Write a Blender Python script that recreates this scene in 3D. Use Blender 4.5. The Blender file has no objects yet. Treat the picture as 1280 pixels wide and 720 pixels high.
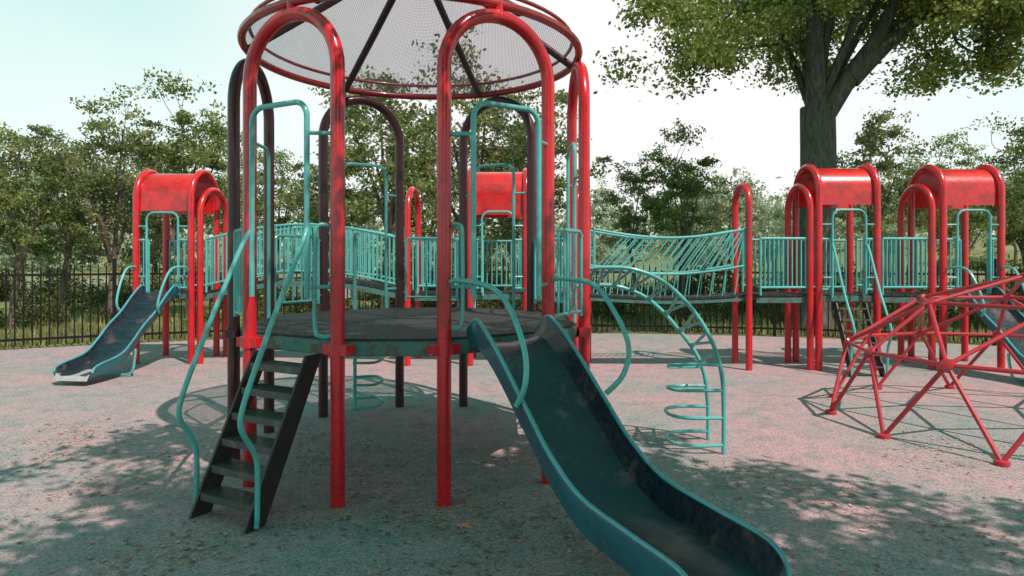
import bpy, math, random
import numpy as np
from mathutils import Vector, Matrix
R=math.radians
random.seed(7)
scene=bpy.context.scene
coll=scene.collection

# ------------------------------------------------------------------ materials
def newmat(name):
    m=bpy.data.materials.new(name); m.use_nodes=True
    nt=m.node_tree
    return m,nt,nt.nodes,nt.links,nt.nodes["Principled BSDF"]
def noise(nt,scale,detail=4,rough=.6,coord='Object',vec=None):
    n=nt.nodes.new('ShaderNodeTexNoise'); n.inputs['Scale'].default_value=scale
    n.inputs['Detail'].default_value=detail; n.inputs['Roughness'].default_value=rough
    if vec is None:
        tc=nt.nodes.new('ShaderNodeTexCoord'); vec=tc.outputs[coord]
    nt.links.new(vec,n.inputs['Vector']); return n
def ramp(nt,src,stops):
    r=nt.nodes.new('ShaderNodeValToRGB'); cr=r.color_ramp
    while len(cr.elements)<len(stops): cr.elements.new(.5)
    for e,(p,c) in zip(cr.elements,stops):
        e.position=p; e.color=(c[0],c[1],c[2],1) if len(c)>2 else (c[0],c[0],c[0],1)
    nt.links.new(src,r.inputs['Fac']); return r
def mixc(nt,fac,a,b,mode='MIX'):
    m=nt.nodes.new('ShaderNodeMix'); m.data_type='RGBA'; m.blend_type=mode
    for idx,v in ((0,fac),(6,a),(7,b)):
        if isinstance(v,(int,float)): m.inputs[idx].default_value=v
        elif isinstance(v,tuple): m.inputs[idx].default_value=(v[0],v[1],v[2],1)
        else: nt.links.new(v,m.inputs[idx])
    return m.outputs[2]
def bump(nt,src,strength,dist=.01):
    b=nt.nodes.new('ShaderNodeBump'); b.inputs['Strength'].default_value=strength
    b.inputs['Distance'].default_value=dist; nt.links.new(src,b.inputs['Height']); return b

def paint(name,col,grime,rough=.3,coat=.35,chip=None,chipamt=.68,gr=(.26,.40),cscale=9,spec=.5,scratch=None,chipsoft=.03):
    m,nt,N,L,P=newmat(name)
    n1=noise(nt,2.3,6,.65); n2=noise(nt,28,5,.7)
    r1=ramp(nt,n1.outputs['Fac'],[(.35,(0,)),(.72,(1,))])
    c=mixc(nt,r1.outputs['Color'],col,tuple(x*.72+.004 for x in col))
    mul=nt.nodes.new('ShaderNodeMath'); mul.operation='MULTIPLY'
    L.new(n1.outputs['Fac'],mul.inputs[0]); L.new(n2.outputs['Fac'],mul.inputs[1])
    r2=ramp(nt,mul.outputs[0],[(gr[0],(0,)),(gr[1],(.8,))])
    c=mixc(nt,r2.outputs['Color'],c,grime)
    if chip:
        n3=noise(nt,cscale,8,.75); r3=ramp(nt,n3.outputs['Fac'],[(chipamt,(0,)),(chipamt+chipsoft,(1,))])
        c=mixc(nt,r3.outputs['Color'],c,chip)
    if scratch:
        tc=N.new('ShaderNodeTexCoord'); mp=N.new('ShaderNodeMapping'); mp.inputs['Rotation'].default_value=(0,0,R(62)); mp.inputs['Scale'].default_value=(1.2,34,6); L.new(tc.outputs['Object'],mp.inputs[0])
        n4=noise(nt,1.6,6,.7,vec=mp.outputs[0]); r4=ramp(nt,n4.outputs['Fac'],[(.54,(0,)),(.66,(.6,))])
        c=mixc(nt,r4.outputs['Color'],c,scratch)
    L.new(c,P.inputs['Base Color'])
    rr=ramp(nt,n2.outputs['Fac'],[(.3,(rough*.8,)),(.7,(rough*1.6,))]); L.new(rr.outputs['Color'],P.inputs['Roughness'])
    P.inputs['Coat Weight'].default_value=coat; P.inputs['Coat Roughness'].default_value=.10
    P.inputs['Specular IOR Level'].default_value=spec
    L.new(bump(nt,n2.outputs['Fac'],.12,.003).outputs[0],P.inputs['Normal'])
    return m
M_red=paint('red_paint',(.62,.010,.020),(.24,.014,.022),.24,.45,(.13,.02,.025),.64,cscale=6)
M_redShade=paint('red_paint_shade',(.05,.007,.011),(.03,.012,.012),.35,.25)  # the arch red again with shade painted into the colour
M_rim=paint('rim_red_paint',(.34,.008,.014),(.12,.015,.015),.3,.5)
M_rib=paint('rib_dark_paint',(.045,.02,.025),(.03,.02,.02),.4,.2)
M_domered=paint('dome_red_paint',(.48,.022,.036),(.24,.04,.04),.4,.25,(.18,.06,.05),.64)
M_roof=paint('roof_red',(.70,.018,.016),(.32,.02,.02),.24,.6,(.34,.014,.02),.46,cscale=2.8,chipsoft=.14)
M_teal=paint('teal_paint',(.10,.50,.47),(.08,.28,.26),.35,.3,(.12,.11,.09),.70)
M_tealdark=paint('teal_deck_edge',(.05,.20,.175),(.07,.09,.08),.5,.1,(.10,.07,.05),.54)
M_steel=paint('grey_deck',(.030,.038,.038),(.03,.032,.032),.55,.0,(.08,.06,.05),.58,spec=.3)
M_black=paint('black_steel',(.014,.018,.019),(.04,.04,.04),.45,.1)
M_step=paint('step_steel',(.065,.085,.08),(.12,.11,.09),.4,.1,(.16,.12,.09),.56)
M_bed=paint('slide_bed_dark',(.006,.017,.027),(.026,.036,.046),.27,.2,(.085,.062,.056),.55,gr=(.20,.34),cscale=3.2,spec=.5,scratch=(.04,.06,.08),chipsoft=.06)
M_shell=paint('slide_shell_blue',(.012,.13,.17),(.02,.06,.07),.3,.4,(.08,.12,.12),.60)
M_rimteal=paint('slide_rim_teal',(.07,.40,.44),(.04,.16,.17),.3,.4,(.18,.22,.22),.58)
M_lip=paint('slide_lip_metal',(.42,.45,.45),(.22,.22,.2),.3,.0)
M_fence=paint('fence_black',(.004,.005,.006),(.012,.012,.011),.5,.0,spec=.3)

def make_mesh_mat():
    m,nt,N,L,P=newmat('perforated_canopy')
    tc=N.new('ShaderNodeTexCoord'); sep=N.new('ShaderNodeSeparateXYZ'); L.new(tc.outputs['Object'],sep.inputs[0])
    def hole(out):
        a=N.new('ShaderNodeMath'); a.operation='MULTIPLY'; a.inputs[1].default_value=2*math.pi/.0145; L.new(out,a.inputs[0])
        s=N.new('ShaderNodeMath'); s.operation='SINE'; L.new(a.outputs[0],s.inputs[0]); return s.outputs[0]
    x=hole(sep.outputs[0]); y=hole(sep.outputs[1])
    ad=N.new('ShaderNodeMath'); ad.operation='MAXIMUM'; L.new(x,ad.inputs[0]); L.new(y,ad.inputs[1])
    mr=N.new('ShaderNodeMapRange'); mr.inputs[1].default_value=.2; mr.inputs[2].default_value=.95; mr.inputs[3].default_value=.66; mr.inputs[4].default_value=.26; L.new(ad.outputs[0],mr.inputs[0])
    tr=N.new('ShaderNodeBsdfTransparent'); mx=N.new('ShaderNodeMixShader')
    n=noise(nt,2.0,6,.65); r=ramp(nt,n.outputs['Fac'],[(.36,(.12,.10,.14)),(.64,(.38,.34,.41))]); L.new(r.outputs['Color'],P.inputs['Base Color'])
    P.inputs['Roughness'].default_value=.5
    L.new(mr.outputs[0],mx.inputs[0]); L.new(P.outputs[0],mx.inputs[1]); L.new(tr.outputs[0],mx.inputs[2])
    L.new(mx.outputs[0],N['Material Output'].inputs['Surface']); return m
M_mesh=make_mesh_mat()

def leafmat(name,dark,light,yel,trans=.35,nscale=.8):
    m,nt,N,L,P=newmat(name)
    g=N.new('ShaderNodeNewGeometry')
    r=ramp(nt,g.outputs['Random Per Island'],[(0,dark),(.55,light),(1,yel)])
    n=noise(nt,nscale,2); r2=ramp(nt,n.outputs['Fac'],[(.35,(.58,.64,.58)),(.65,(1.25,1.22,1.1))])
    c=mixc(nt,1.0,r.outputs['Color'],r2.outputs['Color'],'MULTIPLY')
    d=N.new('ShaderNodeBsdfDiffuse'); L.new(c,d.inputs['Color'])
    t=N.new('ShaderNodeBsdfTranslucent'); L.new(c,t.inputs['Color'])
    mx=N.new('ShaderNodeMixShader'); mx.inputs[0].default_value=trans
    L.new(d.outputs[0],mx.inputs[1]); L.new(t.outputs[0],mx.inputs[2]); L.new(mx.outputs[0],N['Material Output'].inputs['Surface'])
    return m
M_leafA=leafmat('leaf_green',(.11,.17,.07),(.23,.31,.12),(.44,.46,.20),.5)
M_leafB=leafmat('leaf_olive',(.14,.19,.10),(.26,.32,.15),(.43,.43,.23),.5)
M_leafHaze=leafmat('leaf_far_haze',(.26,.34,.25),(.37,.46,.32),(.50,.54,.39))  # leaf greens paled so distance haze sits in the colour
M_leafBig=leafmat('leaf_big',(.11,.19,.05),(.29,.38,.12),(.62,.60,.25),.5,.45)
M_bush=leafmat('leaf_bush',(.04,.07,.03),(.11,.15,.055),(.32,.31,.14))
M_distHaze=leafmat('leaf_distance_haze',(.36,.46,.38),(.44,.54,.43),(.54,.61,.49),.2,.1)  # paler still: haze painted into the far wood
M_litterDapple=leafmat('litter_light_dapples',(.26,.12,.09),(.50,.27,.21),(.70,.46,.38),.0)  # litter browns pushed to pink, painting in dapples of sunlight
M_grassblade=leafmat('grass_blades',(.09,.13,.05),(.22,.26,.10),(.44,.40,.19),.2,.4)
def barkmat(name,a,b):
    m,nt,N,L,P=newmat(name)
    tc=N.new('ShaderNodeTexCoord'); mp=N.new('ShaderNodeMapping'); mp.inputs['Scale'].default_value=(5,5,1.2); L.new(tc.outputs['Object'],mp.inputs[0])
    n=noise(nt,2.5,8,.7,vec=mp.outputs[0]); r=ramp(nt,n.outputs['Fac'],[(.35,a),(.68,b)])
    L.new(r.outputs['Color'],P.inputs['Base Color']); P.inputs['Roughness'].default_value=.9
    L.new(bump(nt,n.outputs['Fac'],.9,.08).outputs[0],P.inputs['Normal']); return m
M_bark=barkmat('bark',(.08,.075,.055),(.24,.20,.155))
M_barkbig=barkmat('bark_mossy',(.03,.048,.036),(.14,.16,.125))

def ground_pad_mat():
    m,nt,N,L,P=newmat('rubber_gravel_pad')
    a=noise(nt,60,3,.8); b=noise(nt,.55,6,.6); c=noise(nt,4,8,.75)
    v=N.new('ShaderNodeTexVoronoi'); v.inputs['Scale'].default_value=70; tc=N.new('ShaderNodeTexCoord'); L.new(tc.outputs['Object'],v.inputs['Vector'])
    base=ramp(nt,a.outputs['Fac'],[(.29,(.145,.145,.145)),(.5,(.385,.325,.335)),(.70,(.56,.455,.475))])
    sp=N.new('ShaderNodeSeparateColor'); L.new(v.outputs['Color'],sp.inputs[0])
    grain=ramp(nt,sp.outputs[0],[(0,(.66,.71,.71)),(.5,(1,1,1)),(1,(1.2,1.14,1.14))])
    col=mixc(nt,1.0,base.outputs['Color'],grain.outputs['Color'],'MULTIPLY')
    mottle=ramp(nt,c.outputs['Fac'],[(.38,(.68,.84,.80)),(.5,(.99,.98,.98)),(.62,(1.12,1.0,1.0))])  # random teal to pink variation in the pad colour
    col=mixc(nt,1.0,col,mottle.outputs['Color'],'MULTIPLY')
    big=ramp(nt,b.outputs['Fac'],[(.38,(.74,.98,.93)),(.60,(1.10,.97,.97))])
    col=mixc(nt,1.0,col,big.outputs['Color'],'MULTIPLY')
    L.new(col,P.inputs['Base Color']); P.inputs['Roughness'].default_value=.9
    ad=N.new('ShaderNodeMath'); ad.operation='ADD'; L.new(a.outputs['Fac'],ad.inputs[0]); L.new(sp.outputs[0],ad.inputs[1])
    L.new(bump(nt,ad.outputs[0],.45,.013).outputs[0],P.inputs['Normal']); return m
M_pad=ground_pad_mat()
def grassmat():
    m,nt,N,L,P=newmat('grass_ground')
    a=noise(nt,.35,8,.7); b=noise(nt,9,6,.8)
    r=ramp(nt,a.outputs['Fac'],[(.3,(.09,.13,.05)),(.55,(.20,.23,.09)),(.75,(.36,.29,.16))])
    r2=ramp(nt,b.outputs['Fac'],[(.3,(.6,.6,.6)),(.7,(1.2,1.2,1.2))])
    L.new(mixc(nt,1.0,r.outputs['Color'],r2.outputs['Color'],'MULTIPLY'),P.inputs['Base Color']); P.inputs['Roughness'].default_value=.95
    L.new(bump(nt,b.outputs['Fac'],.7,.06).outputs[0],P.inputs['Normal']); return m
M_grass=grassmat()
def watermat():
    m,nt,N,L,P=newmat('lake_water')
    P.inputs['Base Color'].default_value=(.06,.10,.10,1); P.inputs['Roughness'].default_value=.08
    n=noise(nt,3,4); L.new(bump(nt,n.outputs['Fac'],.12,.02).outputs[0],P.inputs['Normal']); return m
M_water=watermat()

# ------------------------------------------------------------------ mesh helpers
import bmesh
class B:
    def __init__(s): s.v=[]; s.f=[]
    def tube(s,pts,r,sides=10,cyclic=False,caps=True,frames=None):
        P=[Vector(p) for p in pts]; n=len(P)
        rs=r if isinstance(r,(list,tuple)) else [r]*n
        T=[]
        for i in range(n):
            if cyclic: t=P[(i+1)%n]-P[i-1]
            else: t=P[min(i+1,n-1)]-P[max(i-1,0)]
            T.append(t.normalized() if t.length>1e-9 else Vector((0,0,1)))
        a=Vector((0,0,1)) if abs(T[0].z)<.9 else Vector((0,1,0))
        u=T[0].cross(a).normalized(); base=len(s.v)
        for i in range(n):
            u=(u-T[i]*u.dot(T[i])); 
            if u.length<1e-6: u=T[i].orthogonal()
            u.normalize(); w=T[i].cross(u)
            for k in range(sides):
                an=2*math.pi*k/sides
                s.v.append(tuple(P[i]+(u*math.cos(an)+w*math.sin(an))*rs[i]))
        m=n if cyclic else n-1
        for i in range(m):
            j=(i+1)%n
            for k in range(sides):
                k2=(k+1)%sides
                s.f.append((base+i*sides+k,base+i*sides+k2,base+j*sides+k2,base+j*sides+k))
        if caps and not cyclic:
            s.f.append(tuple(base+k for k in range(sides))[::-1])
            s.f.append(tuple(base+(n-1)*sides+k for k in range(sides)))
        return s
    def box(s,c,sz,fn=None,bev=0):
        b=len(s.v); x,y,z=[q/2 for q in sz]
        pts=[(c[0]+i*x,c[1]+j*y,c[2]+k*z) for i in(-1,1) for j in(-1,1) for k in(-1,1)]
        if fn: pts=[tuple(fn(*p)) for p in pts]
        s.v+=pts
        for f in ((0,1,3,2),(4,6,7,5),(0,4,5,1),(2,3,7,6),(0,2,6,4),(1,5,7,3)): s.f.append(tuple(b+i for i in f))
        return s
    def prism(s,poly,z0,z1):
        b=len(s.v); n=len(poly)
        s.v+=[(p[0],p[1],z0) for p in poly]+[(p[0],p[1],z1) for p in poly]
        s.f.append(tuple(b+i for i in range(n))[::-1]); s.f.append(tuple(b+n+i for i in range(n)))
        for i in range(n):
            j=(i+1)%n; s.f.append((b+i,b+j,b+n+j,b+n+i))
        return s
    def grid(s,rows,flip=False):
        b=len(s.v); m=len(rows[0])
        for r_ in rows: s.v+=[tuple(p) for p in r_]
        for i in range(len(rows)-1):
            for j in range(m-1):
                q=(b+i*m+j,b+i*m+j+1,b+(i+1)*m+j+1,b+(i+1)*m+j)
                s.f.append(q[::-1] if flip else q)
        return s
    def mesh(s,name,mat,smooth=True,bevel=0):
        me=bpy.data.meshes.new(name); me.from_pydata([tuple(v) for v in s.v],[],s.f); me.materials.append(mat)
        me.validate(); 
        bm=bmesh.new(); bm.from_mesh(me); bmesh.ops.recalc_face_normals(bm,faces=bm.faces)
        if bevel: bmesh.ops.bevel(bm,geom=[e for e in bm.edges if len(e.link_faces)==2 and e.calc_face_angle(0)>.6],offset=bevel,segments=2,affect='EDGES',clamp_overlap=True)
        if smooth:
            for f in bm.faces: f.smooth=True
            for e in bm.edges:
                if len(e.link_faces)==2 and e.calc_face_angle(0)>R(40): e.smooth=False
        bm.to_mesh(me); bm.free(); me.update(); return me
def obj(name,me,parent=None,loc=(0,0,0),rot=0,scale=None):
    o=bpy.data.objects.new(name,me); coll.objects.link(o); o.location=loc; o.rotation_euler=(0,0,rot)
    if scale: o.scale=scale
    if parent: o.parent=parent
    return o
def part(name,b,mat,parent,smooth=True,bevel=0,label=None):
    o=obj(name,b.mesh(name,mat,smooth,bevel),parent)
    if label: o['label']=label
    return o
def thing(name,loc,label,cat,rot=0,group=None):
    o=obj(name,None,None,loc,rot); o['label']=label; o['category']=cat; o.empty_display_size=.2
    if group: o['group']=group
    return o
def cr(pts,n=8):
    P=[Vector(p) for p in pts]; out=[]
    for i in range(len(P)-1):
        p0=P[max(i-1,0)];p1=P[i];p2=P[i+1];p3=P[min(i+2,len(P)-1)]
        for k in range(n):
            t=k/n; out.append(.5*((2*p1)+(p2-p0)*t+(2*p0-5*p1+4*p2-p3)*t*t+(3*p1-p0-3*p2+p3)*t**3))
    out.append(P[-1]); return out
def frame(a,org=(0,0)):
    d=(math.cos(a),math.sin(a)); p=(-math.sin(a),math.cos(a))
    return lambda s,t,h:(org[0]+s*d[0]+t*p[0],org[1]+s*d[1]+t*p[1],h)
def arch_pts(fn,s,hw,top,z0=0,rc=None,n=16):
    rc=rc or hw; pts=[fn(s,-hw,z0)]
    for k in range(1,5): pts.append(fn(s,-hw,z0+(top-rc-z0)*k/5))
    for k in range(n//2+1):
        a=math.pi-math.pi/2*k/(n//2); pts.append(fn(s,-hw+rc+rc*math.cos(a),top-rc+rc*math.sin(a)))
    for k in range(1 if abs(hw-rc)<1e-6 else 0,n//2+1):
        a=math.pi/2-math.pi/2*k/(n//2); pts.append(fn(s,hw-rc+rc*math.cos(a),top-rc+rc*math.sin(a)))
    for k in range(4,-1,-1): pts.append(fn(s,hw,z0+(top-rc-z0)*k/5))
    return pts

def slide_parts(fn,s0,t0,prof,hw,wall,parent,label=None,lip=False,rimr=.012,support=None,drop=.02):
    P=cr([(a,b,0) for a,b in prof],7)
    inner=[(-hw,wall),(-hw+.012,.62*wall),(-hw+.04,.22*wall),(-hw+.11,.02),(0,0)]; inner+=[(-a,b) for a,b in inner[:-1]][::-1]
    outer=[(-hw,wall),(-hw-.016,wall+.006),(-hw-.026,wall-.015),(-hw+.005,-drop),(0,-drop-.015)]; outer+=[(-a,b) for a,b in outer[:-1]][::-1]
    def rows(sec):
        out=[]
        for i,p in enumerate(P):
            q=min(1,(i+1)/8); k=.45+.55*q
            e=(len(P)-1-i)/6; k2=1 if e>1 else .35+.65*math.sqrt(max(0,1-(1-e)**2))
            out.append([fn(s0+p.x,t0+t,p.y+(h*k*k2 if h>0 else h)) for t,h in sec])
        return out
    ri,ro=rows(inner),rows(outer)
    sh=B(); sh.grid(ro); sh.grid([ri[-1],ro[-1]]); sh.grid([ri[0],ro[0]])
    s=part('slide',sh,M_shell,parent,label=label)
    bd=B().grid(ri); part('slide_bed',bd,M_bed,s)
    for j in (1,-2):
        part('slide_rim',B().tube([r[j] for r in ro],rimr,8),M_rimteal,s)
    if support:
        i=support; p=P[i]
        u=[fn(s0+p.x,t0-hw-.02,p.y-.02),fn(s0+p.x+.03,t0-hw-.03,p.y*.6),fn(s0+p.x+.10,t0-hw-.02,.05),fn(s0+p.x+.11,t0,.03),fn(s0+p.x+.10,t0+hw+.02,.05),fn(s0+p.x+.03,t0+hw+.03,p.y*.6),fn(s0+p.x,t0+hw+.02,p.y-.02)]
        part('support_leg',B().tube(cr(u,4),.018,8),M_teal,s)
    if lip:
        p=P[-1]; lb=B()
        q=P[-9]
        rr=[]
        for pp,dh in ((q,.006),(P[-5],.006),(p,.006)):
            rr.append([fn(s0+pp.x+.0,t0+t,pp.y+dh+(.03 if abs(t)>hw-.06 else 0)) for t in np.linspace(-hw+.02,hw-.02,9)])
        rr.append([fn(s0+p.x+.05,t0+t,p.y-.05) for t in np.linspace(-hw+.02,hw-.02,9)])
        lb.grid(rr); part('slide_lip',lb,M_lip,s)
    return s

# ------------------------------------------------------------------ main tower
CX,CY,PHI=-.875,6.0,R(1.7)
AP,HW,TOP,DK=1.48,.435,3.44,1.13
main=thing('domed_play_tower',(CX,CY,0),'round red play tower with mesh cone canopy and dark slide','play tower',PHI)
def W(x,y,z):
    v=Matrix.Rotation(-PHI,3,'Z')@Vector((x-CX,y-CY,z)); return (v.x,v.y,v.z)
for k in range(6):
    a=R(60*k); fn=frame(a)
    b=B().tube(arch_pts(fn,AP,HW,TOP,0,HW,24),.05,14)
    for t in (-HW,HW):
        b.tube([fn(AP,t,DK-.10),fn(AP,t,DK-.095),fn(AP,t,DK-.025),fn(AP,t,DK-.02)],.063,12)
        b.box((AP-.01,t+(.07 if t<0 else -.07)*1,DK-.06),(.09,.07,.07),fn)
        b.box((AP-.01,t-(.07 if t<0 else -.07)*1,DK-.06),(.09,.07,.07),fn)
    b.tube([fn(AP,0,TOP),fn(AP,0,TOP+.1)],.035,10)
    dark=k in (1,2,3)  # left and rear arches take the shaded copy of the red
    part('arch_frame',b,M_redShade if dark else M_red,main,label='red steel arch frame with shade painted in' if dark else 'bright red steel arch frame')
RH=3.53
ring=B()
ring.tube([(AP*math.cos(a),AP*math.sin(a),RH) for a in np.linspace(0,2*math.pi,72,endpoint=False)],.034,12,True)
cano=part('canopy',ring,M_rim,main,label='dark red steel ring carrying perforated cone roof')
APX=4.45
prof=((1.46,RH+.02),(1.2,RH+.19),(.8,RH+.45),(.4,RH+.72),(.06,APX))
rows=[[(r_*math.cos(a),r_*math.sin(a),h) for a in np.linspace(0,2*math.pi,49)] for r_,h in prof]
part('canopy_mesh',B().grid(rows),M_mesh,cano)
part('canopy_hoop',B().tube([(1.42*math.cos(a),1.42*math.sin(a),RH+.11) for a in np.linspace(0,2*math.pi,72,endpoint=False)],.016,10,True),M_rim,cano)
for k in range(6):
    a=R(60*k+8)
    rb=B().tube([(r_*math.cos(a),r_*math.sin(a),h-.025) for r_,h in prof],.036,8)
    part('canopy_rib',rb,M_rib,cano)
poly=[]
for k in range(6):
    for s_ in (-1,1):
        fn=frame(R(60*k)); p=fn(AP-.06,s_*(HW+.03),0); poly.append((p[0],p[1]))
dk=part('deck',B().prism(poly,DK-.115,DK-.012),M_tealdark,main,smooth=False,bevel=.008,label='weathered teal steel deck rim')
poly2=[(x*.985,y*.985) for x,y in poly]
part('deck_floor',B().prism(poly2,DK-.010,DK+.006),M_steel,dk,smooth=False)
for a in (-60,-120):
    fn=frame(R(a)); b=B().tube(arch_pts(fn,1.60,.27,2.77,1.42,.11,12),.02,10)
    for t,tt in ((-.27,-HW),(.27,HW)):
        for h in (1.5,2.55): b.tube([fn(1.60,t,h),fn(AP,tt,h)],.014,8)
    part('entry_hoop',b,M_teal,main)
for a in (60,120,0,180):
    fn=frame(R(a)); b=B().tube(arch_pts(fn,1.42,.25,2.72,DK,.11,12),.017,8)
    for t,tt in ((-.25,-HW),(.25,HW)):
        for h in (1.35,2.4): b.tube([fn(1.42,t,h),fn(AP,tt,h)],.012,8)
    part('entry_hoop',b,M_teal,main)
for g in (-30,30,90,150,210):
    fn=frame(R(g)); apg=AP*math.cos(R(30))+HW*math.sin(R(30))
    hwg=AP*math.sin(R(30))-HW*math.cos(R(30))-.07
    b=B()
    b.tube(arch_pts(fn,apg,hwg,1.92,DK+.08,.06,8),.016,8)
    for t in np.linspace(-hwg,hwg,6)[1:-1]: b.tube([fn(apg,t,DK+.12),fn(apg,t,1.92)],.010,6)
    b.tube([fn(apg,-hwg,DK+.12),fn(apg,hwg,DK+.12)],.014,6)
    for sg in (-1,1):
        for h in (1.3,1.88): b.tube([fn(apg,sg*hwg,h),fn(apg,sg*(hwg+.07),h)],.014,6)
    part('guard_rail',b,M_teal,main)
fn=frame(R(-120))
b=B().tube(cr([fn(AP-.03,HW-.04,1.9),fn(1.55,HW-.11,1.92),fn(1.56,HW-.13,1.75),fn(1.56,HW-.13,1.25),fn(1.54,HW-.1,1.16),fn(AP-.02,HW,1.17)],5),.015,8)
part('grab_handle',b,M_teal,main)
fn=frame(R(-60))
b=B().tube(cr([fn(AP-.03,-HW+.04,1.9),fn(1.55,-HW+.09,1.92),fn(1.56,-HW+.1,1.75),fn(1.56,-HW+.1,1.3),fn(1.54,-HW+.08,1.22),fn(AP-.02,-HW,1.22)],5),.015,8)
part('grab_handle',b,M_teal,main)
fn=frame(R(-60))
prof=[(0,1.09),(.14,1.08),(.38,.93),(.78,.58),(1.0,.39),(1.28,.235),(1.65,.175),(1.95,.14),(2.12,.09)]
slide_parts(fn,1.50,.035,prof,.285,.19,main,'scuffed black slide chute with teal blue outer sides',drop=.012,rimr=.013)
for sg in (1,-1):
    if sg==1: pts=[(1.48,.44,1.53),(1.62,.48,1.545),(1.90,.53,1.51),(2.08,.55,1.36),(2.24,.56,1.12),(2.26,.50,.93),(2.2,.40,.80)]
    else: pts=[(1.50,-.42,1.53),(1.62,-.37,1.545),(1.90,-.29,1.50),(2.08,-.26,1.36),(2.22,-.25,1.12),(2.25,-.27,.93),(2.2,-.30,.80)]
    part('slide_handrail',B().tube(cr([fn(*p) for p in pts],6),.018,10),M_teal,main)
fn=frame(R(-120)); S0,S1=1.50,2.05
def stringers(f,q,hw,th):
    out=[]
    for sg in (-1,1):
        b=B(); t=sg*hw
        for tt in (t-th,t+th): b.v+=[f(s,tt,h) for s,h in q]
        b.f+=[(0,1,2,3),(7,6,5,4)]
        for i in range(4): j=(i+1)%4; b.f.append((i,4+i,4+j,j))
        out.append(b)
    return out
ss=stringers(fn,((S0-.05,1.03),(S0+.1,1.03),(S1+.06,0),(S1-.10,0)),.255,.01)
lad=part('ladder',ss[0],M_black,main,smooth=False,label='steep black steel step ladder')
part('stringer',ss[1],M_black,lad,smooth=False)
for k in range(6):
    h=.14+k*.16; s=S1-.03-(S1-S0)*h/1.1
    st=B().box((s,0,h),(.17,.49,.018),fn).box((s+.08,0,h-.02),(.012,.488,.035),fn)
    part('step',st,M_step,lad,smooth=False)
for sg in (-1,1):
    t=sg*.29
    pts=[(1.60,sg*.27,1.90),(1.66,sg*.29,1.80),(1.85,t,1.42),(2.04,t,1.02),(2.14,t,.78),(2.15,t,.66),(2.07,t,.52),(2.03,t,.40),(2.03,t,.12),(2.03,t*.97,.02)]
    part('handrail',B().tube(cr([fn(*p) for p in pts],6),.017,10),M_teal,main)
prof=[(.64,1.60),(.78,1.615),(1.04,1.60),(1.31,1.49),(1.56,1.25),(1.73,.97),(1.815,.68),(1.83,.35),(1.83,0)]
dense=cr([(a,c,0) for a,c in prof],10)
def near(p): return W(p.x,5.67,p.y)
def farp(p):
    k=max(0,min(1,(p.y-.3)/.9)); return W(p.x-.05*k,6.12,p.y-.17*k)
cbs=[B().tube([near(p) for p in dense],.019,10),B().tube([farp(p) for p in dense],.019,10)]
clb=part('arched_climber',cbs[0],M_teal,main,label='teal arched climber with curved loop rungs')
part('climber_rail',cbs[1],M_teal,clb)
def at(h): return min(dense[20:],key=lambda p:abs(p.y-h))
for h,l in ((.07,.44),(.31,.44),(.55,.42),(.78,.38)):
    p=at(h); x=p.x; a_=Vector(near(p)); z_=Vector(farp(p)); zh=z_.z
    pts=[a_,W(x-l*.55,5.67,h),W(x-l*.9,5.74,h-(h-zh)*.2),W(x-l,5.90,(h+zh)/2),W(x-l*.9,6.05,zh+(h-zh)*.1),W(x-l*.55,6.12,zh),z_]
    part('loop_rung',B().tube(cr(pts,5),.016,8),M_teal,clb)
for n_,i in enumerate(range(8,56,3)):
    off=2 if n_%2 else -2
    part('slanted_rung',B().tube([near(dense[i]),farp(dense[max(0,i+off)])],.0135,8),M_teal,clb)
rp=B().tube(cr([W(-1.76,7.35,0),W(-1.76,7.35,.9),W(-1.76,7.35,1.8),W(-1.74,7.28,1.95),W(-1.66,7.15,1.97)],4),.02,8)
rpo=part('pole_climber',rp,M_teal,main)
for h in (.12,.36,.6,.85):
    pts=[W(-1.76,7.35,h),W(-1.55,7.42,h),W(-1.44,7.3,h-.02),W(-1.5,7.12,h-.04),W(-1.72,7.1,h-.04)]
    part('loop_rung',B().tube(cr(pts,5),.015,8),M_teal,rpo)

# ------------------------------------------------------------------ small parts
def railing(pts0,h0,h1,hfun=None,sp=.075,slant=0,r=.0125,u0=0,u1=1):
    (x0,y0),(x1,y1)=pts0; L=math.hypot(x1-x0,y1-y0)*(u1-u0); n=max(2,int(L/sp))
    hf=hfun or (lambda u:0)
    def P(u,h):
        U=u0+(u1-u0)*u; return (x0+(x1-x0)*U,y0+(y1-y0)*U,h+hf(U))
    b=B(); m=12
    b.tube([P(k/m,h1) for k in range(m+1)],.020,8); b.tube([P(k/m,h0) for k in range(m+1)],.018,8)
    for u in (0.0,1.0): b.tube([P(u,h0-.12),P(u,h1)],.018,8)
    for k in range(1,n):
        u=k/n; u2=min(1,max(0,u+slant/L)); b.tube([P(u,h0),P(u2,h1)],r,6,caps=False)
    return b

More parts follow.
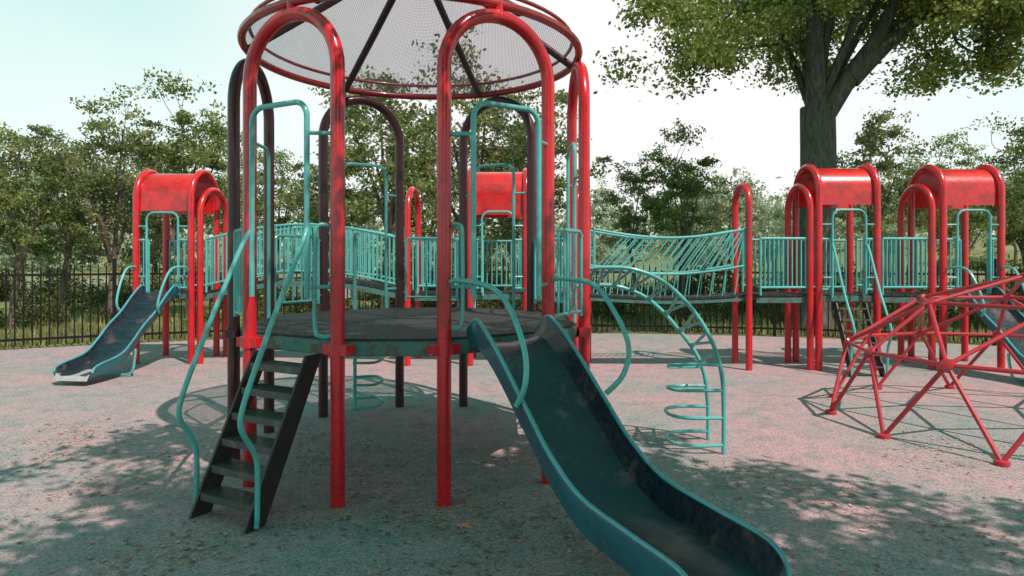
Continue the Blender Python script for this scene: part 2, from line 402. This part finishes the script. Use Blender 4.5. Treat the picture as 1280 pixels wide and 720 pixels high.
def tower(cx,cy,label,depth=.85,kind='slide',sl_ang=-90,rot=0,roofh=3.12,width=.88,length=1.5,roofdrop=.22):
    o=thing('play_tower',(cx,cy,0),label,'play tower',rot,group='red barrel roofed play towers')
    hx,hy=width/2,depth/2
    for sx in (-1,1):
        fnn=lambda s,t,h:(sx*hx,t,h)
        part('arch_frame',B().tube(arch_pts(fnn,0,hy,roofh,0,hy,18),.052,12),M_red,o)
    prof=[( -hy+.02,roofh-hy-roofdrop)]+[(-(hy-.02)*math.cos(a),roofh-hy-.0+(hy-.02)*math.sin(a)) for a in np.linspace(0,math.pi,25)]+[(hy-.02,roofh-hy-roofdrop)]
    prof_i=[(y*.96,h-(.0 if i in(0,len(prof)-1) else .02)) for i,(y,h) in enumerate(prof)]
    loop=prof+prof_i[::-1]; loop.append(loop[0])
    b=B().grid([[(x,y,h) for y,h in loop] for x in (-hx+.03,hx-.03)])
    for x in (-hx+.03,hx-.03):
        b.grid([[(x,y,h) for y,h in prof],[(x,y,h) for y,h in prof_i]])
    part('barrel_roof',b,M_roof,o)
    dkk=part('deck',B().box((0,0,1.08),(width-.04,depth-.04,.09)),M_tealdark,o,smooth=False,bevel=.006)
    part('deck_floor',B().box((0,0,1.132),(width-.08,depth-.08,.012)),M_steel,dkk,smooth=False)
    fn=frame(R(-90))
    hb=B().tube(arch_pts(fn,hy+.04,.25,2.42,1.15,.12,12),.018,8)
    for t,tt in ((-.25,-hx),(.25,hx)):
        for h in (1.4,2.2): hb.tube([fn(hy+.04,t,h),fn(hy,tt,h)],.014,6)
    part('entry_hoop',hb,M_teal,o)
    part('guard_rail',railing(((-hx+.07,hy),(hx-.07,hy)),1.22,1.98),M_teal,o)
    for sg in (-1,1):
        part('guard_rail',railing(((sg*(hx-.03),-hy+.02),(sg*(hx-.20),-hy-.0)),1.22,1.98,sp=.06),M_teal,o)
    if kind=='slide':
        f2=frame(R(sl_ang),(0,-hy+.02)); k=length/2.14
        pf=[(a*k,h) for a,h in [(0,1.12),(.16,1.11),(.40,.96),(.68,.74),(.98,.56),(1.22,.38),(1.48,.22),(1.8,.15),(2.14,.12)]]
        slide_parts(f2,.03,0,pf,.27,.14,o,'dark slide with teal sides and pale metal lip',lip=True,support=34,drop=.012,rimr=.015)
        for sg in (-1,1):
            pts=[(.0,sg*.42,1.5),(.1,sg*.42,1.55),(.35,sg*.38,1.53),(.52,sg*.36,1.3),(.62,sg*.34,1.0),(.55,sg*.31,.86)]
            part('slide_handrail',B().tube(cr([f2(*p) for p in pts],5),.018,8),M_teal,o)
    elif kind=='ladder':
        f2=frame(R(-90),(0,-hy))
        s2=stringers(f2,((-.02,1.03),(.1,1.03),(.62,0),(.48,0)),.22,.01)
        ld=part('ladder',s2[0],M_black,o,smooth=False)
        part('stringer',s2[1],M_black,ld,smooth=False)
        for kk in range(6):
            h=.14+kk*.16; s=.57-.5*h/1.05
            part('step',B().box((s,0,h),(.14,.42,.02),f2),M_step,ld,smooth=False)
        for sg in (-1,1):
            pts=[(.04,sg*.25,1.9),(.12,sg*.26,1.8),(.4,sg*.26,1.2),(.68,sg*.26,.7),(.66,sg*.26,.55),(.6,sg*.26,.4),(.6,sg*.25,.02)]
            part('handrail',B().tube(cr([f2(*p) for p in pts],5),.018,8),M_teal,o)
    return o
tower(-5.575,10.95,'red barrel roofed play tower with dark slide ending in pale lip',depth=.9,sl_ang=-98,length=1.80)
tower(-.22,10.75,'red barrel roofed play tower between two teal railed walkways',depth=.85,kind='plain',roofdrop=.32)
tower(5.07,10.30,'red barrel roofed play tower with black step ladder',depth=.8,kind='ladder')
tower(7.0,10.38,'red barrel roofed play tower with teal slide beside climbing dome',depth=.8,sl_ang=-84,length=1.7)

def walkway(p0,p1,label,hw=.36,bump_=0,arches=(0,1),slatted=False,name='play_bridge',top=2.82,cat='bridge',secs=1):
    L=math.hypot(p1[0]-p0[0],p1[1]-p0[1]); ang=math.atan2(p1[1]-p0[1],p1[0]-p0[0])
    o=thing(name,(p0[0],p0[1],0),label,cat,ang)
    hf=lambda u:bump_*math.sin(math.pi*u) 
    for e in arches:
        x=L*e
        pts=arch_pts(lambda s,t,h:(x,t,h),0,hw,top,0,hw,16)
        part('arch_frame',B().tube(pts,.05,12),M_red,o)
    n=max(4,int(L/.18)); pl=B()
    for k in range(n):
        u=(k+.5)/n; sl=(hf(min(1,u+.02))-hf(max(0,u-.02)))/(.04*L)
        w=L/n*.94/2
        pl.box((0,0,0),(w*2,hw*2-.1,.03),lambda x,y,z,u=u,sl=sl:(u*L+x,y,1.13+hf(u)+z+x*sl))
    dk=part('walkway_deck',pl,M_steel,o,smooth=False)
    bh=.022 if slatted else .04
    for sg in (-1,1):
        rws=[[(u*L,sg*(hw-.06)+a*.015,1.092-bh+hf(u)+z) for a,z in ((-1,-bh),(1,-bh),(1,bh),(-1,bh),(-1,-bh))] for u in np.linspace(0,1,15)]
        part('deck_beam',B().grid(rws),M_tealdark,dk,smooth=False)
    for sg in (-1,1):
        yy=sg*(hw-.02)
        if not slatted:
            for q in range(secs):
                g=.012 if secs>1 else 0
                b=railing(((.05,yy),(L-.05,yy)),1.25,1.99,hf,u0=q/secs+g,u1=(q+1)/secs-g,sp=.066)
                part('guard_rail',b,M_teal,o)
        else:
            sag=lambda u:-.13*math.sin(math.pi*u)
            b=railing(((.05,yy),(L-.05,yy)),1.58,2.13,sag,sp=.115,slant=.42,r=.0105)
            for k in range(12):
                u=(k+.5)/12; x=.05+(L-.1)*u
                b.tube([(x,yy,1.58+sag(u)),(x-.05,sg*(hw-.07),1.12+hf(u))],.009,6)
            part('guard_rail',b,M_teal,o)
    return o
walkway((-4.98,10.95),(-1.62,10.75),'humped teal railed bridge between red arches',hw=.42,bump_=.24,secs=3)
walkway((-1.55,10.75),(-.72,10.75),'short teal railed walkway joined to red tower',arches=())
walkway((.28,10.72),(1.12,10.4),'short teal railed walkway ending at red arch',arches=(1,))
walkway((1.2,10.25),(3.58,10.22),'sagging clatter bridge with slanted teal bars',hw=.32,bump_=-.05,arches=(1,),slatted=True)
walkway((3.70,10.28),(4.56,10.30),'short teal railed walkway leading to red tower',arches=(.93,),hw=.38)
walkway((5.58,10.34),(6.42,10.36),'short teal railed walkway between red towers',arches=(.95,),hw=.38)

# ------------------------------------------------------------------ climbing dome (fully triangulated shell)
DN=12; P={}; Ed=[]
for k in range(DN):
    a=R(197+30*k); P['a%d'%k]=Vector((1.85*math.cos(a),1.85*math.sin(a),.02))
    a=R(197+30*k+15); P['b%d'%k]=Vector((1.64*math.cos(a),1.64*math.sin(a),.74))
for k in range(DN):
    Ed+=[('b%d'%k,'a%d'%k),('b%d'%k,'a%d'%((k+1)%DN)),('b%d'%k,'b%d'%((k+1)%DN))]
for k in range(6):
    a=R(182+60*k); P['c%d'%k]=Vector((1.02*math.cos(a),1.02*math.sin(a),1.24))
    Ed+=[('c%d'%k,'c%d'%((k+1)%6)),('c%d'%k,'e0')]
    for j in (2*k-2,2*k-1,2*k): Ed.append(('c%d'%k,'b%d'%(j%DN)))
P['e0']=Vector((0,0,1.52))
dome=thing('climbing_dome',(5.27,6.72,0),'red geodesic climbing dome of welded steel bars','climbing frame',0)
b=B()
for e in Ed: b.tube([P[e[0]],P[e[1]]],.0205,8)
part('bar_frame',b,M_domered,dome)
hm=B().tube([(0,0,-.025),(0,0,-.015),(0,0,.015),(0,0,.025)],[.03,.058,.058,.03],12).mesh('hub_joint',M_domered)
for k,p in P.items():
    h=obj('hub_joint',hm,dome,p)
    nrm=Vector((p.x,p.y,p.z+.3)).normalized() if k[0]!='a' else Vector((0,0,1))
    h.rotation_euler=nrm.to_track_quat('Z','Y').to_euler()

# ------------------------------------------------------------------ ground
EA,EB,EX=17.0,14.8,.5
def gh(x,y):
    e=math.sqrt(((x-EX)/EA)**2+(y/EB)**2)
    if e<1.04: return -.03
    t=min(1,(e-1.04)/1.2)
    h=-.03+.10*t*math.sin(x*.35)*math.cos(y*.3)
    hr=max(0,min(1,(x-6)/25))*max(0,min(1,(y-17)/30)); h+=3.2*hr*hr*(3-2*hr)
    d=((x+16)/30)**2+((y-44)/17)**2
    if d<1: h-=1.0*(1-d)
    if y>85: h+=.03*(y-85)
    return h
xs=sorted(set([round(x,2) for x in np.concatenate([np.arange(-60,60,1.5),np.array([-600,-400,-250,-160,-110,-80,60,80,110,160,250,400,600])])]))
ys=sorted(set([round(x,2) for x in np.concatenate([np.arange(-20,100,1.5),np.array([-300,-120,-60,-35,100,120,150,200,300,450,700])])]))
b=B(); b.grid([[(x,y,gh(x,y)) for x in xs] for y in ys])
g=obj('ground',b.mesh('ground',M_grass)); g['kind']='structure'
b=B(); n=128; b.v=[(EX+EA*math.cos(2*math.pi*k/n),EB*math.sin(2*math.pi*k/n),0) for k in range(n)]+[(EX+EA*math.cos(2*math.pi*k/n),EB*math.sin(2*math.pi*k/n),-.06) for k in range(n)]
b.f=[tuple(range(n))]+[(k,(k+1)%n,n+(k+1)%n,n+k) for k in range(n)]
g=obj('playground_surface',b.mesh('playground_surface',M_pad)); g['kind']='structure'
b=B(); b.v=[(-16+31*math.cos(a),44+18*math.sin(a),-.14) for a in np.linspace(0,2*math.pi,64,endpoint=False)]; b.f=[tuple(range(64))]
g=obj('lake_water',b.mesh('lake_water',M_water)); g['kind']='structure'

# ------------------------------------------------------------------ fence
fen=thing('iron_fence',(0,0,0),'low black iron picket fence along playground edge','fence')
PL=2.0; pb=B()
for z in (.18,1.40): pb.box((PL/2,0,z),(PL,.03,.045))
for k in range(1,15):
    x=PL*k/15; pb.tube([(x,0,.06),(x,0,1.50),(x,0,1.62)],[.0145,.0145,.001],5)
pm=pb.mesh('fence_panel',M_fence,smooth=False)
qm=B().box((0,0,.84),(.065,.065,1.68)).box((0,0,1.695),(.085,.085,.028)).mesh('fence_post',M_fence,smooth=False)
th=R(155)
while th>R(28):
    p=(EX+(EA+.25)*math.cos(th),(EB+.25)*math.sin(th)); t2=th
    while True:
        t2-=.0005; q=(EX+(EA+.25)*math.cos(t2),(EB+.25)*math.sin(t2))
        if math.hypot(q[0]-p[0],q[1]-p[1])>=PL: break
    ang=math.atan2(q[1]-p[1],q[0]-p[0])
    obj('fence_post',qm,fen,(p[0],p[1],-.03),ang); obj('fence_panel',pm,fen,(p[0],p[1],-.03),ang)
    th=t2
obj('fence_post',qm,fen,(p[0]+PL*math.cos(ang),p[1]+PL*math.sin(ang),-.03),ang)

# ------------------------------------------------------------------ vegetation
def leafmesh(name,C,size,rng,mat,aspect=.5):
    n=len(C); C=np.asarray(C)
    u=rng.normal(size=(n,3)); u/=np.linalg.norm(u,axis=1)[:,None]
    w=rng.normal(size=(n,3)); 
    v=np.cross(u,w); v/=np.linalg.norm(v,axis=1)[:,None]
    s=(size*(.6+.8*rng.random(n)))[:,None]
    V=np.stack([C+u*s*.5,C+v*s*aspect*.5,C-u*s*.5,C-v*s*aspect*.5],1).reshape(-1,3)
    me=bpy.data.meshes.new(name); me.vertices.add(4*n); me.vertices.foreach_set('co',V.astype(np.float32).ravel())
    me.loops.add(4*n); me.loops.foreach_set('vertex_index',np.arange(4*n,dtype=np.int32))
    me.polygons.add(n); me.polygons.foreach_set('loop_start',np.arange(0,4*n,4,dtype=np.int32)); me.polygons.foreach_set('loop_total',np.full(n,4,dtype=np.int32))
    me.materials.append(mat); me.update(calc_edges=True); me.validate(); return me
def treemesh(seed,th,tr,cc,rad,ncl,lpc,clr,lsize,mat,bark,nl=7,lean=(0,0),shell=.5,zmin=-.75,taper=.35,elmin=.1,aspect=.55,wobk=.22,extra=(),limbs=(),limbr=.5):
    rng=np.random.default_rng(seed)
    b=B(); top=Vector((lean[0],lean[1],th))
    tp=[Vector((0,0,-.15)),Vector((lean[0]*.15,lean[1]*.15,th*.25)),Vector((lean[0]*.4+rng.normal()*.05,lean[1]*.4,th*.6)),top]
    tp=cr(tp,4); rr=[tr*(1.45 if i==0 else 1.15 if i==1 else 1-taper*i/len(tp)) for i in range(len(tp))]
    b.tube(tp,rr,12)
    cl=[]
    while len(cl)<ncl:
        q=rng.normal(size=3); q/=np.linalg.norm(q); 
        if q[2]<zmin: continue
        r_=shell+(1-shell)*rng.random()**.6
        wob=1+wobk*math.sin(3*math.atan2(q[1],q[0])+seed)+.14*math.sin(7*q[2]+seed)
        wz=1+wobk*.8*math.sin(4*math.atan2(q[1],q[0])+2*seed)
        cl.append(Vector((cc[0]+q[0]*rad[0]*r_*wob,cc[1]+q[1]*rad[1]*r_*wob,cc[2]+q[2]*rad[2]*r_*wz)))
    cl+=[Vector(e) for e in extra]
    prim=[]
    for lm in limbs:
        P_=cr([Vector(q) for q in lm],6); n=len(P_)
        b.tube(P_,[tr*.58*(1-.65*i/n) for i in range(n)],10); prim.append(P_)
    for k in range(nl):
        a=2*math.pi*(k+rng.random()*.6)/nl; el=elmin+.75*rng.random() if k<nl-1 else 1.3
        e=Vector((cc[0]+math.cos(a)*math.cos(el)*rad[0]*.6,cc[1]+math.sin(a)*math.cos(el)*rad[1]*.6,cc[2]-.15*rad[2]+math.sin(el)*rad[2]*.65))
        st=tp[-1-int(rng.integers(0,2))]-Vector((0,0,.1))
        mid=st.lerp(e,.45)+Vector((rng.normal()*.15,rng.normal()*.15,.15))*rad[0]*.15
        P_=cr([st,mid,e],6); n=len(P_)
        b.tube(P_,[tr*limbr*(1-.8*i/n) for i in range(n)],8); prim.append(P_)
    for c in cl:
        bd=1e9
        for P_ in prim:
            for i in range(4,len(P_)):
                d=(P_[i]-c).length
                if d<bd: bd=d;best=P_[i]
        mid=best.lerp(c,.5)+Vector((rng.normal(),rng.normal(),rng.normal()*.5+.3))*bd*.12
        b.tube(cr([best,mid,c],4),[tr*.12,tr*.11,tr*.10,tr*.09,tr*.08,tr*.07,tr*.06,tr*.05,tr*.03],5,caps=False)
    L=[]
    for c in cl:
        k=int(lpc*(.5+rng.random())); s=clr*(.65+.7*rng.random())
        for j in range(5):
            o=rng.normal(size=3)*np.array([s,s,s*.55])*.55
            m=k//5; L.append(np.array(c)+o+rng.normal(size=(m,3))*np.array([s,s,s*.6])*.30)
    L=np.concatenate(L)
    return b.mesh('trunk',bark),leafmesh('crown',L,lsize,rng,mat,aspect)
def place_tree(ms,x,y,label,s=1,rot=0,name='tree',sz=None,group=None,cat='tree'):
    z=gh(x,y)
    o=thing(name,(x,y,z),label,cat,rot,group); o.scale=(s,s,sz or s)
    obj('trunk',ms[0],o); obj('crown',ms[1],o); return o
ex=[(-3.7,-.3,7.5),(-3.3,.4,6.9),(-2.8,.2,6.7),(-2.1,-.5,6.5),(-2.8,-1.2,6.9),(2.6,-.6,6.4),(3.4,.4,6.2),(4.2,-.5,6.4),(5.0,.3,6.6),(3.8,1.0,6.8),(-3.3,-.5,8.0),(-2.4,-.6,7.4),(5.6,-.4,7.2),(-1.2,-1.0,7.4),(2.4,-1.4,7.6),(4.6,-.8,7.2),(3.2,-1.0,7.6)]
big=treemesh(3,5.4,.44,(1.3,-.1,9.3),(5.1,4.6,3.3),118,1050,.95,.115,M_leafBig,M_barkbig,nl=7,lean=(.15,0),shell=.3,zmin=-.85,taper=.1,elmin=.3,aspect=.62,extra=ex,
  limbs=[((.2,-.05,5.0),(.8,-.35,6.1),(1.5,-.6,7.3),(2.0,-.8,9.2)),((.1,-.05,5.2),(-.1,-.4,6.6),(-.35,-.6,8.0),(-1.4,-.8,9.4)),((.8,-.3,6.0),(1.9,-.5,7.1),(3.1,-.6,7.9))],limbr=.28)
place_tree(big,7.3,16.0,'huge spreading tree with thick mossy forking trunk and leafy crown',name='big_shade_tree')
TA=treemesh(11,2.2,.13,(0,0,4.1),(1.9,1.9,2.6),58,190,.46,.11,M_leafA,M_bark,nl=6,lean=(.2,.1),shell=.3,zmin=-.9,wobk=.36)
TB=treemesh(23,2.6,.10,(0,0,4.3),(1.4,1.4,2.3),44,165,.38,.11,M_leafB,M_bark,nl=6,lean=(-.3,0),shell=.3,zmin=-.88,wobk=.42)
TC=treemesh(37,1.8,.14,(.2,0,4.2),(2.2,2.1,2.5),60,190,.50,.115,M_leafB,M_bark,nl=7,lean=(.5,.1),shell=.3,zmin=-.88,wobk=.38)
TE=treemesh(59,2.4,.12,(0,0,4.4),(1.7,1.5,2.2),46,175,.44,.115,M_leafA,M_bark,nl=6,lean=(.6,.2),shell=.3,zmin=-.8,wobk=.5)
TD=treemesh(41,1.7,.11,(0,0,4.0),(2.0,2.0,2.8),60,130,.55,.17,M_leafHaze,M_bark,nl=6,lean=(.2,0),shell=.2,zmin=-.95,wobk=.3)
def X(px,z): return (px-640)/820*z
def H(py,z): return 1.7+(322-py)*z/820
A_='leafy green park tree behind black fence'; B_='slender olive park tree with airy crown'; C_='broad olive park tree with forked trunk'; D_='park tree across the grass, leaves paled as haze'; E_='leaning green park tree with uneven crown'
spec=[(TA,15,15.8,145,A_),(TC,140,17.5,128,C_),(TE,240,18.5,100,E_),(TD,85,25,175,D_),(TA,345,26,178,A_),(TB,405,19,182,B_),(TA,480,17.5,70,A_),(TC,575,18.5,60,C_),
(TE,655,20,108,E_),(TE,850,20,162,E_),(TB,795,22,192,B_),(TD,912,27,215,D_),(TB,1085,21,128,B_),(TE,1165,24,170,E_),(TA,1290,18,134,A_),(TC,1215,27,192,C_),
(TB,-40,14.6,180,B_),(TE,290,27,195,E_),(TD,735,30,225,D_),(TA,1370,15,150,A_),(TD,1020,28,215,D_),
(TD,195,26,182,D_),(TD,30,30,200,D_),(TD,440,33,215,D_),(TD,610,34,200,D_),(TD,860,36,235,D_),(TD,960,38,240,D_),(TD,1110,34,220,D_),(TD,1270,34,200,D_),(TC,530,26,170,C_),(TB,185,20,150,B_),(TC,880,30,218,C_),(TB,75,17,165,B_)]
top={id(TA):6.75,id(TB):6.65,id(TC):6.75,id(TD):6.85,id(TE):6.9}
for i,(m,px,z,py,lb) in enumerate(spec):
    h=H(py,z)-gh(X(px,z),z); s=h/top[id(m)]
    place_tree(m,X(px,z),z,lb,s,rot=i*1.9,name='park_tree',group='park trees beyond the fence')
TS=Vector((.55,-.62,0)).normalized(); EL=R(54)
def shade_base(gx,gy,h):
    k=h/math.tan(EL); return gx+TS.x*k,gy+TS.y*k
SA=treemesh(51,3.6,.2,(0,0,6.0),(2.7,2.5,1.2),66,340,.50,.14,M_leafA,M_bark,nl=8,shell=.05)
for i,(gx,gy,s,rt) in enumerate(((-.75,4.0,1,0),(3.5,2.3,.9,2.1),(-4.2,2.0,.8,4.0),(.9,2.2,.9,5.0))):
    x_,y_=shade_base(gx,gy,6.0*s)
    place_tree(SA,x_,y_,'leafy shade tree at edge of play area',name='shade_tree',s=s,rot=rt,group='shade trees by the play area')

def bushmesh(seed):
    rng=np.random.default_rng(seed); L=[]
    for k in range(26):
        a=rng.random()*6.28; r_=rng.random()**.5*.8; c=np.array([r_*math.cos(a)*1.3,r_*math.sin(a),.2+rng.random()*.75*(1.1-r_)])
        L.append(c+rng.normal(size=(100,3))*np.array([.2,.2,.16]))
    L=np.concatenate(L); L[:,2]=np.abs(L[:,2])
    return leafmesh('bush',L,.11,rng,M_bush)
BM=[bushmesh(5),bushmesh(6)]
rng=np.random.default_rng(99)
k=0
for row,(z0,zr,st,sc) in enumerate(((16.6,3,90,.55),(20,9,48,.95))):
    for px in list(range(-60,1400,st)):
        z=z0+rng.random()*zr-abs(px-640)/640*2.0; xx=X(px+rng.random()*50,z)
        e=math.sqrt(((xx-EX)/EA)**2+(z/EB)**2)
        if e<1.10: z=z+ (1.18-e)*EB*1.2
        s=sc*(.6+rng.random()*.9)
        o=obj('bush',BM[k%2],None,(xx,z,gh(xx,z)-.03),rng.random()*6,(s*1.1,s,s*(.8+.7*rng.random())))
        o['label']='low green bush behind black fence'; o['category']='bush'; o['group']='bushes behind the fence'; k+=1
n=30000
ang=rng.uniform(R(20),R(160),n); rad=1.035+.75*rng.random(n)**1.6
gx=EX+EA*rad*np.cos(ang); gy=EB*rad*np.sin(ang); gz=np.array([gh(a,c) for a,c in zip(gx,gy)])
hgt=.06+.24*rng.random(n); dx=rng.normal(size=n)*.05; dy=rng.normal(size=n)*.05; wv=.016
wa=rng.random(n)*3.14
V=np.stack([np.stack([gx-wv*np.cos(wa),gy-wv*np.sin(wa),gz-.02],1),np.stack([gx+wv*np.cos(wa),gy+wv*np.sin(wa),gz-.02],1),np.stack([gx+dx,gy+dy,gz+hgt],1)],1).reshape(-1,3)
me=bpy.data.meshes.new('grass'); me.from_pydata(V.tolist(),[],[(3*i,3*i+1,3*i+2) for i in range(n)]); me.materials.append(M_grassblade)
o=obj('grass',me); o['kind']='stuff'
L=[]
for k in range(420):
    xx=rng.uniform(-130,130); yy=75+rng.random()*25+abs(xx)*.05; hh=3.5+rng.random()*4.5+1.5*math.sin(xx*.1)
    c=np.array([xx,yy,max(0,gh(xx,yy))+hh*rng.random()**.8])
    L.append(c+rng.normal(size=(80,3))*np.array([1.9,1.2,1.2]))
L=np.concatenate(L); L[:,2]=np.abs(L[:,2])
o=obj('distant_wood',leafmesh('distant_wood',L,.8,rng,M_distHaze,aspect=.7)); o['kind']='stuff'
n=7500
cl=rng.normal(size=(70,2))*np.array([2.4,1.5])+np.array([-.9,4.2]); idx=rng.integers(0,70,n)  # litter clumped over the tree shade, doubling as painted light dapples
C2=cl[idx]+rng.normal(size=(n,2))*.24
C=np.stack([C2[:,0],C2[:,1],np.full(n,.012)],1)
lm=leafmesh('litter_light_dapples',C,.044,rng,M_litterDapple)
co=np.empty(len(lm.vertices)*3,np.float32); lm.vertices.foreach_get('co',co); co=co.reshape(-1,3); co[:,2]=.006+np.abs(co[:,2]-.012)*.35; lm.vertices.foreach_set('co',co.ravel()); lm.update()
o=obj('litter_light_dapples',lm); o['kind']='stuff'

# ------------------------------------------------------------------ world & sun
w=bpy.data.worlds.new('World'); scene.world=w; w.use_nodes=True; nt=w.node_tree
bg=nt.nodes['Background']; sky=nt.nodes.new('ShaderNodeTexSky'); sky.sky_type='NISHITA'; sky.sun_disc=False
az=math.atan2(TS.x,TS.y); sky.sun_elevation=EL; sky.sun_rotation=az; sky.dust_density=3
tc=nt.nodes.new('ShaderNodeTexCoord'); sp=nt.nodes.new('ShaderNodeSeparateXYZ'); nt.links.new(tc.outputs['Generated'],sp.inputs[0])
rp_=ramp(nt,sp.outputs[2],[(0,(.96,1,.98)),(.2,(.82,.97,.93)),(.42,(.50,.83,.77)),(.65,(.07,.38,.33))])
dt=nt.nodes.new('ShaderNodeVectorMath'); dt.operation='DOT_PRODUCT'; nt.links.new(tc.outputs['Generated'],dt.inputs[0]); dt.inputs[1].default_value=tuple(Vector((.10,.9,.42)).normalized())
gl=ramp(nt,dt.outputs['Value'],[(.82,(0,)),(1,(1,))]); gl.color_ramp.interpolation='EASE'
cc=mixc(nt,gl.outputs['Color'],rp_.outputs['Color'],(1.04,.99,.985))
nz=noise(nt,2.2,5,.6,coord='Generated'); nr=ramp(nt,nz.outputs['Fac'],[(.35,(.96,.97,.98)),(.65,(1.03,1.02,1.02))])
cc=mixc(nt,1.0,cc,nr.outputs['Color'],'MULTIPLY')
vm=nt.nodes.new('ShaderNodeVectorMath'); vm.operation='SCALE'; vm.inputs[3].default_value=11.0; nt.links.new(cc,vm.inputs[0])
c=mixc(nt,.93,sky.outputs[0],vm.outputs[0]); nt.links.new(c,bg.inputs['Color']); bg.inputs['Strength'].default_value=.1
ld=bpy.data.lights.new('sun','SUN'); ld.energy=5.0; ld.angle=R(.5); ld.color=(1,.75,.71)
so=bpy.data.objects.new('sun',ld); coll.objects.link(so)
to=Vector((TS.x*math.cos(EL),TS.y*math.cos(EL),math.sin(EL))); so.rotation_euler=to.to_track_quat('Z','Y').to_euler(); so.location=(4,-8,12)

cam=bpy.data.cameras.new('camera'); co_=bpy.data.objects.new('camera',cam); coll.objects.link(co_)
co_.location=(0,0,1.7); co_.rotation_euler=(R(90),0,0); cam.sensor_width=36; cam.lens=820/1280*36; cam.shift_y=-38/1280; cam.clip_end=2000; cam.clip_start=.05
scene.camera=co_
scene.view_settings.view_transform='Standard'; scene.view_settings.look='None'; scene.view_settings.exposure=0
